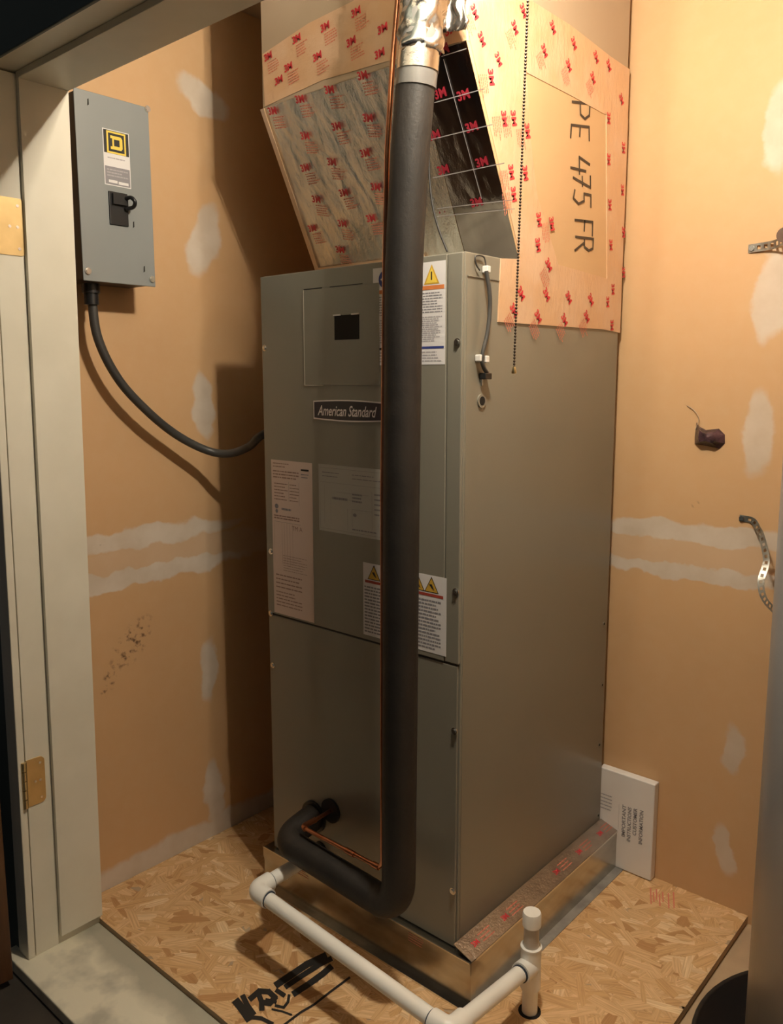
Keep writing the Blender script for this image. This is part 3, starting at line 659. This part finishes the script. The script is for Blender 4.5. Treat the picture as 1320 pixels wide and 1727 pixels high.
# --- tape strips
def tape_poly(name, pts, N_off, par=pn, mat='tape', thick=.0012):
    pts = [Vector(p) for p in pts]
    m = MB(); m.prism([p + N_off * .0002 for p in pts], N_off * thick, mat); return m.build(name, par)
XN = Vector((1, 0, 0)); YN = Vector((0, -1, 0))
def spx(lst): 
    out = []
    for u, v in lst:
        p = at(u, v, 0, W); p.y = min(p.y, D + .006); p.y = max(p.y, .001) ; out.append(p)
    return out
sideF = lambda h=.0014: Flat((W + h, 0, 0), (0, 1, 0), (0, 0, 1))
def marks(F, lst, size, rot, tape):
    for k, (u, v, *f) in enumerate(lst):
        a, b_ = F.px(u, v); print_mark(F, a, b_, size, rot, k, bool(f), 'red')
    finish_marks(F, tape)
c3 = lambda l: [(x / 2.809 + 850, y / 2.809) + tuple(f) for x, y, *f in l]
tA = tape_poly('tape_strip', spx([(789, -40), (868, -20), (893, 0), (960, 42), (1028, 95), (1062, 118), (1060, 205), (1017, 192), (967, 164), (886, 122), (800, 75), (790, 60)]), XN)
F = sideF(.0018); marks(F, c3([(90, 50), (230, 130), (330, 205), (435, 270), (495, 310), (190, 240, 1), (305, 310, 1), (420, 370, 1), (50, 130, 1), (555, 470)]) + [(812, 66), (800, 20, 1), (840, 100)], .0165, -.9, tA)
tB = tape_poly('tape_strip', spx([(1021, 193), (1066, 205), (1066, 500), (1050, 562), (1018, 556), (1022, 480)]), XN, thick=.0020)
F = sideF(.0026); marks(F, c3([(495, 560), (565, 700), (495, 755), (560, 900), (500, 970), (565, 1100), (505, 1160), (565, 1290), (515, 1370), (490, 1430), (510, 1540)]), .0165, -1.45, tB)
tC = tape_poly('tape_strip', spx([(876, 437), (900, 436), (945, 448), (1022, 470), (1022, 556), (838, 543), (843, 436)]), XN, thick=.0026)
F = sideF(.0032); marks(F, c3([(80, 1390), (200, 1395), (305, 1410), (410, 1420), (210, 1255, 1), (45, 1470, 1), (160, 1500, 1), (285, 1515, 1), (390, 1500, 1)]), .0185, -.9, tC)
tD = tape_poly('tape_strip', spx([(790, 62), (886, 122), (896, 260), (905, 330), (945, 462), (900, 440), (877, 437)]), XN, thick=.0016)
F = sideF(.0022); marks(F, c3([(45, 560, 1), (100, 820), (45, 920, 1), (165, 1040), (160, 1160), (110, 620, 1), (225, 1060, 1)]) + [(828, 130, 1), (850, 200, 1), (862, 290, 1)], .0185, -1.3, tD)
# red marks over the front box: tape above the fold
fp = lambda u, v: at(u, v, 1, .002)
tE = tape_poly('tape_strip', [fp(443, 92), fp(520, 40), fp(600, 0), fp(700, -45), fp(785, -75), fp(787, 68), fp(665, 100), fp(545, 135), fp(447, 180)], YN)
F = Flat((0, -.0002, 0), (1, 0, 0), (0, 0, 1))
for k, (u, v, *f) in enumerate([(486, 113, 1), (535, 95, 1), (592, 70, 1), (645, 48), (452, 95, 1), (500, 65, 1), (548, 45, 1), (600, 20, 1), (470, 135), (640, 90), (745, 25, 1), (760, 50)]):
    a, b_ = F.px(u, v); print_mark(F, a, b_, .0165, .15, k, bool(f))
finish_marks(F, tE)
# strip on the slanting left edge and at the foot of the foil
tF = MB(); 
for s0, s1, t0, t1 in ((0, .022, 0, 1), (.0, .60, .90, 1.0)):
    pp = [P0.lerp(P1, s).lerp(Q0.lerp(Q1, s), q_) + NS * .0092 for s, q_ in ((s0, t0), (s1, t0), (s1 * 1.02, t1), (s0, t1))]
    tF.prism(pp, -NS * .0012, 'tape')
tF.build('edge_tape', pn)
# handwriting on the side board
G = {'P': [[(0, 0), (0, 1), (.6, 1.0), (.8, .75), (.6, .5), (0, .45)]], 'E': [[(.85, 1.05), (0, 1), (0, 0), (.8, 0)], [(0, .5), (.65, .5)]],
     '4': [[(.35, 1), (.0, .4), (.95, .45)], [(.75, .8), (.65, -.05)]], '7': [[(0, .95), (.85, 1), (.25, 0)], [(.1, .5), (.8, .55)]],
     '5': [[(.9, 1), (.2, .97), (.15, .58), (.6, .6), (.8, .3), (.5, 0), (0, .05)]], 'F': [[(0, 0), (0, 1), (.85, 1.02)], [(0, .55), (.6, .55)]],
     'R': [[(0, 0), (0, 1), (.6, 1), (.75, .78), (.55, .52), (0, .5)], [(.3, .5), (.85, .0)]], '(': [[(.4, .9), (.2, .5), (.4, .1)]]}
F = sideF(.0008)
for ch, x0_, y0_, wd_ in (('P', 322, 482, 92), ('E', 318, 592, 74), ('4', 322, 740, 84), ('7', 328, 826, 62), ('5', 330, 900, 78), ('F', 335, 1042, 76), ('R', 338, 1122, 76)):
    for st_ in G[ch]:
        pts = [F.px((x0_ + t_ * 84 - s_ * 4) / 2.809 + 850, (y0_ + s_ * wd_ - t_ * 2 + 12 * t_) / 2.809) for s_, t_ in st_]
        F.stroke(pts, .0058, 'marker', .0002)
hn = F.build('handwritten_note', pn); hn['kind'] = 'stuff'; hn['label'] = 'black marker note PE 475 FR running down the board'

# loose foil wad where the pipe passes the plenum
fw = foil
m = MB(); rg = random.Random(3); vs = []; nu, nv = 22, 16
for j in range(nv + 1):
    for i in range(nu + 1):
        a = i / nu; b_ = j / nv; x = .575 + (a - .5) * .075 ; z = 1.955 + b_ * .22
        yv = -.022 - .025 * math.sin(math.pi * a) * (.6 + .4 * b_) + .014 * noise.noise(Vector((a * 5, b_ * 7, 1))) + .008 * noise.noise(Vector((a * 13, b_ * 17, 4)))
        vs.append((x + .012 * noise.noise(Vector((b_ * 8, a * 3, 9))), yv, z))
m.add(vs, [(j * (nu + 1) + i, j * (nu + 1) + i + 1, (j + 1) * (nu + 1) + i + 1, (j + 1) * (nu + 1) + i) for j in range(nv) for i in range(nu)], 'silver_tape', True)
o = m.build('crumpled_foil_flap', pn, fix=False); sd = o.modifiers.new('t', 'SOLIDIFY'); sd.thickness = .001

# ------------------------------------------------------------------ refrigerant lines
sp = thing('insulated_suction_line', (.53, -.12, .24), 'thick dark foam insulated pipe rising in front of the cabinet', 'pipe')
yl = -.115
low = [(.140, -.006, .262), (.140, -.090, .262), (.205, yl, .262), (.42, yl, .248), (.530, yl, .243), (.531, yl, .32)]
PA = [(.158, -.008, .252), (.166, yl + .004, .240), (.531, yl, .226), (.535, yl, .60)]
path = fillet(PA, .075, 10) + [(.539, yl, 1.10), (.545, yl, 1.53), (.549, yl, 1.60), (.560, yl, 1.74), (.572, yl, 1.85)]
MB().tube(path, [.0325] * 14 + [.0355] * (len(path) - 14), 'foam', 28).build('foam_sleeve', sp)
MB().tube([(.5725, yl, 1.842), (.5795, yl, 1.90), (.583, yl, 1.93)], [.0365, .0368, .036], 'foam_grey', 28).build('grey_wrap', sp)
mt = MB(); mt.tube([(.5765, yl, 1.868), (.580, yl, 1.905)], .0375, 'silver_tape', 28); mt.build('tape_band', sp)
MB().tube([(.5825, yl, 1.925), (.589, yl, 1.99), (.605, -.100, 2.12), (.612, -.09, 2.30)], [.034, .036, .036, .036], 'foam_grey', 28).build('upper_sleeve', sp)
m = MB(); vs = []; 
for j in range(25):
    for i in range(17):
        a = R(-40 + 175 * i / 16); z = 1.895 + .24 * j / 24; cx = .5795 + (z - 1.9) * .115
        rr = .040 + .010 * noise.noise(Vector((i * .35, j * .45, 2))) + .006 * noise.noise(Vector((i * .9, j * 1.1, 7)))
        vs.append((cx + rr * math.sin(a), -.112 - rr * math.cos(a), z))
m.add(vs, [(j * 17 + i, j * 17 + i + 1, (j + 1) * 17 + i + 1, (j + 1) * 17 + i) for j in range(24) for i in range(16)], 'silver_tape', True)
o = m.build('crumpled_foil_wrap', sp, fix=False); sd = o.modifiers.new('t', 'SOLIDIFY'); sd.thickness = .001

cl = thing('copper_liquid_line', (.488, -.115, .30), 'thin bare copper pipe running beside the dark insulated pipe', 'pipe')
pa = fillet([(.219, -.008, .290), (.228, -.105, .294), (.484, -.112, .300), (.4885, -.115, .62)], .022, 8)
pa2 = pa + [(.4905, -.115, 1.10), (.498, -.115, 1.56), (.5045, -.115, 1.75), (.518, -.115, 1.90), (.531, -.112, 2.03), (.545, -.10, 2.30)]
MB().tube(pa2, .0050, 'copper', 12).build('copper_tube', cl)
MB().tube(fillet([(.238, -.1056, .294), (.225, -.100, .2935), (.2235, -.06, .292)], .012), .0068, 'copper', 14).build('elbow', cl)
MB().tube([(.474, -.1118, .2998), (.456, -.1113, .2992)], .0068, 'copper', 14).build('coupling', cl)
MB().tube([(.400, -.110, .2977), (.372, -.109, .297)], .0066, 'copper', 14).build('coupling', cl)

sw = thing('sensor_cable', (.55, .02, ZT), 'thin black cable dropping behind the pipe onto the cabinet top', 'cable')
q = [at(723, 250, 1, .01), at(724, 300, 1, .01), at(729, 345, 1, .01), at(739, 385, 1, .01), at(754, 424, 1, .01)]
q = [Vector(p) + Vector((0, -.0, 0)) for p in q]
for p in q: p.z = max(p.z, ZT + .004)
MB().tube(spline(q), .0022, 'ink_black', 8).build('cable_sheath', sw)

# ------------------------------------------------------------------ PVC condensate drain
pv = thing('condensate_drain', (.746, .062, 0), 'white plastic drain pipe with elbow and capped standpipe on the floor', 'drain pipe')
e0 = Vector((.180, -.212, .168)); e1 = Vector((.743, -.214, .134)); tee = Vector((.746, .062, .108)); rp = .0165
MB().tube([(.180, -.004, .170), e0 + Vector((0, .03, 0))], rp, 'pvc', 20).build('pipe', pv)
MB().tube(fillet([e0 + Vector((0, .045, .0)), e0, e0 + Vector((.047, .001, -.002))], .022), .0215, 'pvc', 22).build('elbow', pv)
MB().tube([e0 + Vector((.03, 0, -.001)), e1 - Vector((.02, 0, 0))], rp, 'pvc', 20).build('pipe', pv)
MB().tube(fillet([e1 - Vector((.042, .001, 0)), e1, e1 + Vector((0, .042, -.004))], .022), .0215, 'pvc', 22).build('elbow', pv)
MB().tube([e1 + Vector((0, .02, -.002)), tee], rp, 'pvc', 20).build('pipe', pv)
for p, d in ((e0 + Vector((0, .045, 0)), (0, 1, 0)), (e0 + Vector((.047, .001, -.002)), (1, 0, 0)), (e1 - Vector((.042, .001, 0)), (-1, 0, 0)), (e1 + Vector((0, .042, -.004)), (0, 1, 0)), (tee + Vector((0, -.040, .004)), (0, -1, 0))):
    MB().cyl(p, d, .0035, .0185, 'cement', 20).build('cement_ring', pv)
m = MB(); m.tube([(.746, .062, .058), (.746, .062, .150)], .0215, 'pvc', 22); m.tube([tee + Vector((0, -.040, .004)), tee], .0215, 'pvc', 22); m.build('tee_fitting', pv)
MB().tube([(.746, .062, -.03), (.746, .062, .07)], rp, 'pvc', 20).build('stub', pv)
m = MB(); m.tube([(.746, .062, .150), (.746, .062, .153)], .0225, 'pvc', 24); m.build('lip', pv)
MB().tube([(.746, .062, .14), (.746, .062, .21)], .0160, 'pvc_grey', 20).build('riser', pv)
MB().tube([(.746, .062, .200), (.746, .062, .226), (.746, .062, .230)], [.0195, .0195, .018], 'pvc', 24).build('cap', pv)
MB().tube([(.746, .062, -.0004), (.746, .062, .0007)], .024, 'hole', 20).build('floor_hole', fl)

# ------------------------------------------------------------------ white carton against the back wall
bxw = thing('flat_carton', (.67, .67, 0), 'thin white cardboard carton leaning upright on the back wall behind the cabinet', 'carton')
MB().box(.590, .662, .002, .7485, .688, .275, 'card').build('carton_body', bxw, .0025)
F = Flat((0, .662, 0), (1, 0, 0), (0, 0, 1))
for k, (t_, u, v0_, L) in enumerate([('INSTALLER', 1029, 1402, 0), ('IMPORTANT', 1051, 1412, .092), ('INSTRUCTIONS', 1060, 1420, .098), ('CUSTOMER', 1070, 1410, .078), ('INFORMATION', 1080, 1425, .096)]):
    if k == 0: continue
    a, b_ = F.px(u + 2.5, v0_); F.text(t_, a, b_, .0105, 'ink', .0005, rot=R(90), width=L, bold=.02)
F.rect(*F.px(1042, 1398), *(F.px(1044, 1356)), 'ink', .0005)
F.lines(.597, .155, .630, .205, 5, 'ink_light', seed=40, fill=.3)
F.build('carton_lettering', bxw)['kind'] = 'stuff'

# ------------------------------------------------------------------ water heater at the right
HC = Vector((1.324, .291, 0)); HR = .2045
wh = thing('water_heater', (HC.x, HC.y, -.022), 'tall grey cylindrical tank cut off by the right edge', 'water heater')
m = MB(); m.tube([HC + Vector((0, 0, z)) for z in (.03, .035, .9, 1.75, 1.79, 1.805)], [HR - .004, HR, HR, HR, HR - .02, HR - .08], 'heater', 96); m.build('tank_jacket', wh)
MB().tube([HC + Vector((0, 0, -.0195)), HC + Vector((0, 0, .032))], HR - .02, 'black_plastic', 48).build('tank_foot', wh)
m = MB(); n_ = 64; vs = []
prof = [(.0, -.0215), (.285, -.0215), (.297, .028), (.303, .030), (.301, .033), (.293, .031), (.281, -.018), (0, -.018)]
for r_, z in prof:
    for k in range(n_): an = 2 * math.pi * k / n_; vs.append((HC.x + r_ * math.cos(an), HC.y + r_ * math.sin(an), z))
m.add(vs, [(j * n_ + k, j * n_ + (k + 1) % n_, (j + 1) * n_ + (k + 1) % n_, (j + 1) * n_ + k) for j in range(len(prof) - 1) for k in range(n_)], 'black_plastic', True)
pan = m.build('drip_pan', None); tag(pan, 'round black drip pan on the lower floor beneath the grey tank', 'drip pan')

# perforated straps
def strap(name, pts, wdt, label, loc):
    s = thing(name, loc, label, 'metal strap', 'perforated hanger straps on the right wall'); pts = [Vector(p) for p in pts]; pts = spline(pts, 10); 
    # ribbon: rails joined by cross bars so that holes are real
    m = MB(); acc = 0; L = [0]
    for a, b in zip(pts, pts[1:]): L.append(L[-1] + (b - a).length)
    def samp(d):
        for i in range(len(L) - 1):
            if L[i + 1] >= d: return pts[i].lerp(pts[i + 1], (d - L[i]) / max(1e-9, L[i + 1] - L[i])), (pts[i + 1] - pts[i]).normalized()
        return pts[-1], (pts[-1] - pts[-2]).normalized()
    n = int(L[-1] / .004); side_ = []
    for i in range(n + 1):
        p, tg = samp(L[-1] * i / n); wv = wdt_dir(tg); side_.append((p, wv))
    th = Vector((0, -.0009, 0))
    for i in range(n):
        (p, a), (q_, b) = side_[i], side_[i + 1]
        spans = ((-1, -.45), (.45, 1)) if (i % 4) in (1, 2) else ((-1, 1),)
        for lo_, hi_ in spans:
            m.hexa([p + a * lo_ * wdt / 2, q_ + b * lo_ * wdt / 2, q_ + b * hi_ * wdt / 2, p + a * hi_ * wdt / 2] + [p + a * lo_ * wdt / 2 + th, q_ + b * lo_ * wdt / 2 + th, q_ + b * hi_ * wdt / 2 + th, p + a * hi_ * wdt / 2 + th], 'steel_dark')
    m.build('band', s); return s
def wdt_dir(tg): 
    v = tg.cross(Vector((0, -1, 0)));
    return v.normalized() if v.length > .1 else Vector((0, 0, 1))
A = at(1262, 420, 1, YB); 
s = strap('hanger_strap', [A + Vector((0, -.002, 0)), A + Vector((.055, -.012, .002)), A + Vector((.10, -.05, .005)), (1.10, .58, A.z + .0), (1.19, .46, A.z - .03)], .019, 'upper perforated steel strap on the wall near the top right', A)
MB().cyl(A + Vector((.008, -.003, 0)), (0, -1, 0), .004, .006, 'screw', 12).build('screw', s)
B = at(1247, 873, 1, YB)
lp = [B + Vector((0, -.002, 0)), B + Vector((.03, -.003, -.003)), B + Vector((.048, -.02, -.016))] + [at(u, v, 1, y) for u, v, y in ((1284, 905, .64), (1292, 945, .60), (1283, 980, .57), (1288, 1008, .54), (1306, 1030, .49), (1322, 1043, .44), (1345, 1052, .38))]
s = strap('hanger_strap', lp, .015, 'lower perforated steel strap curling from the wall to the tank', B)
MB().cyl(B + Vector((.006, -.003, 0)), (0, -1, 0), .004, .0055, 'screw', 12).build('screw', s)
p = at(1322, 396, 1, .60); m = MB(); m.tube([(p.x, .64, p.z), (p.x, .60, p.z)], .016, 'dark_wood', 20); m.tube([(p.x, YB, p.z), (p.x, .64, p.z)], .012, 'dark_wood', 16)
tag(m.build('pipe_stub', None), 'dull brown round pipe end above the upper strap', 'pipe')

# torn hole with dark plastic poking out
C_ = at(1197, 737, 1, YB)
hs = thing('plastic_scrap', C_, 'crumpled dark plastic scrap poking from a hole in the back wall', 'plastic scrap')
e = .0008
outl = [(1171, 738), (1174, 712), (1180, 720), (1190, 725), (1212, 723), (1222, 733), (1222, 748), (1213, 757), (1192, 752), (1171, 749)]
base = [at(u, v, 1, YB - .001) for u, v in outl]; m = MB()
cen = C_ + Vector((0, -.022, 0)); vs = base + [b.lerp(cen, .5) + Vector((random.uniform(-.003, .003), -.006 - random.uniform(0, .007), random.uniform(-.003, .003))) for b in base] + [cen]
n_ = len(base); fs = [(i, (i + 1) % n_, n_ + (i + 1) % n_, n_ + i) for i in range(n_)] + [(n_ + i, n_ + (i + 1) % n_, 2 * n_) for i in range(n_)]
m.add(vs, fs, 'plastic_scrap'); m.build('crumpled_sheet', hs)
m = MB(); m.tube(spline([at(1172, 725, 1, YB - .004), at(1178, 706, 1, YB - .008), at(1170, 692, 1, YB - .005), at(1158, 684, 1, YB - .003)]), .0009, 'duct', 6); m.build('torn_thread', hs)

# ------------------------------------------------------------------ lamp and pull chain
lf = thing('ceiling_lamp', (BULB.x, BULB.y, ZC), 'porcelain lampholder with a bare bulb on the closet ceiling', 'lamp')
LX, LY = BULB.x, BULB.y
m = MB(); m.tube([(LX, LY, ZC), (LX, LY, ZC - .03), (LX, LY, ZC - .045), (LX, LY, ZC - .085)], [.055, .055, .03, .024], 'porcelain', 28); m.build('lampholder', lf)
m = MB(); prof = [(.013, .097), (.014, .075), (.022, .05), (.030, .022), (.030, 0), (.024, -.018), (.012, -.028), (.0005, -.030)]
m.tube([(LX, LY, BULB.z + z) for r_, z in prof], [r_ for r_, z in prof], 'bulb', 20, caps=False); bo = m.build('bulb', lf); bo.visible_shadow = True
MB().tube([(LX - .03, LY, ZC - .035), (.845, -.17, ZC - .036)], .004, 'screw', 8).build('chain_arm', lf)
cbm = at(866.5, 626, 1, -.17)
ch = thing('pull_chain', (.83, -.17, cbm.z), 'dark beaded pull chain hanging in front of the cabinet side', 'pull chain')
m = MB(); top_ = Vector((.845, -.17, ZC - .036)); end_ = Vector((cbm.x, -.17, cbm.z + .006)); N_ = 190
ico = bmesh.new(); bmesh.ops.create_icosphere(ico, subdivisions=1, radius=.00235); iv = [v.co.copy() for v in ico.verts]; ifc = [tuple(v.index for v in f.verts) for f in ico.faces]; ico.free()
for k in range(N_):
    p = top_.lerp(end_, k / (N_ - 1)); m.add([p + v for v in iv], ifc, 'chain', True)
m.tube([top_, end_], .0006, 'chain', 5); m.build('bead_string', ch, fix=False)['kind'] = 'stuff'
MB().tube([end_ + Vector((0, 0, .001)), end_ - Vector((0, 0, .008)), end_ - Vector((0, 0, .010))], [.0025, .0042, .003], 'brass', 12).build('end_bell', ch)
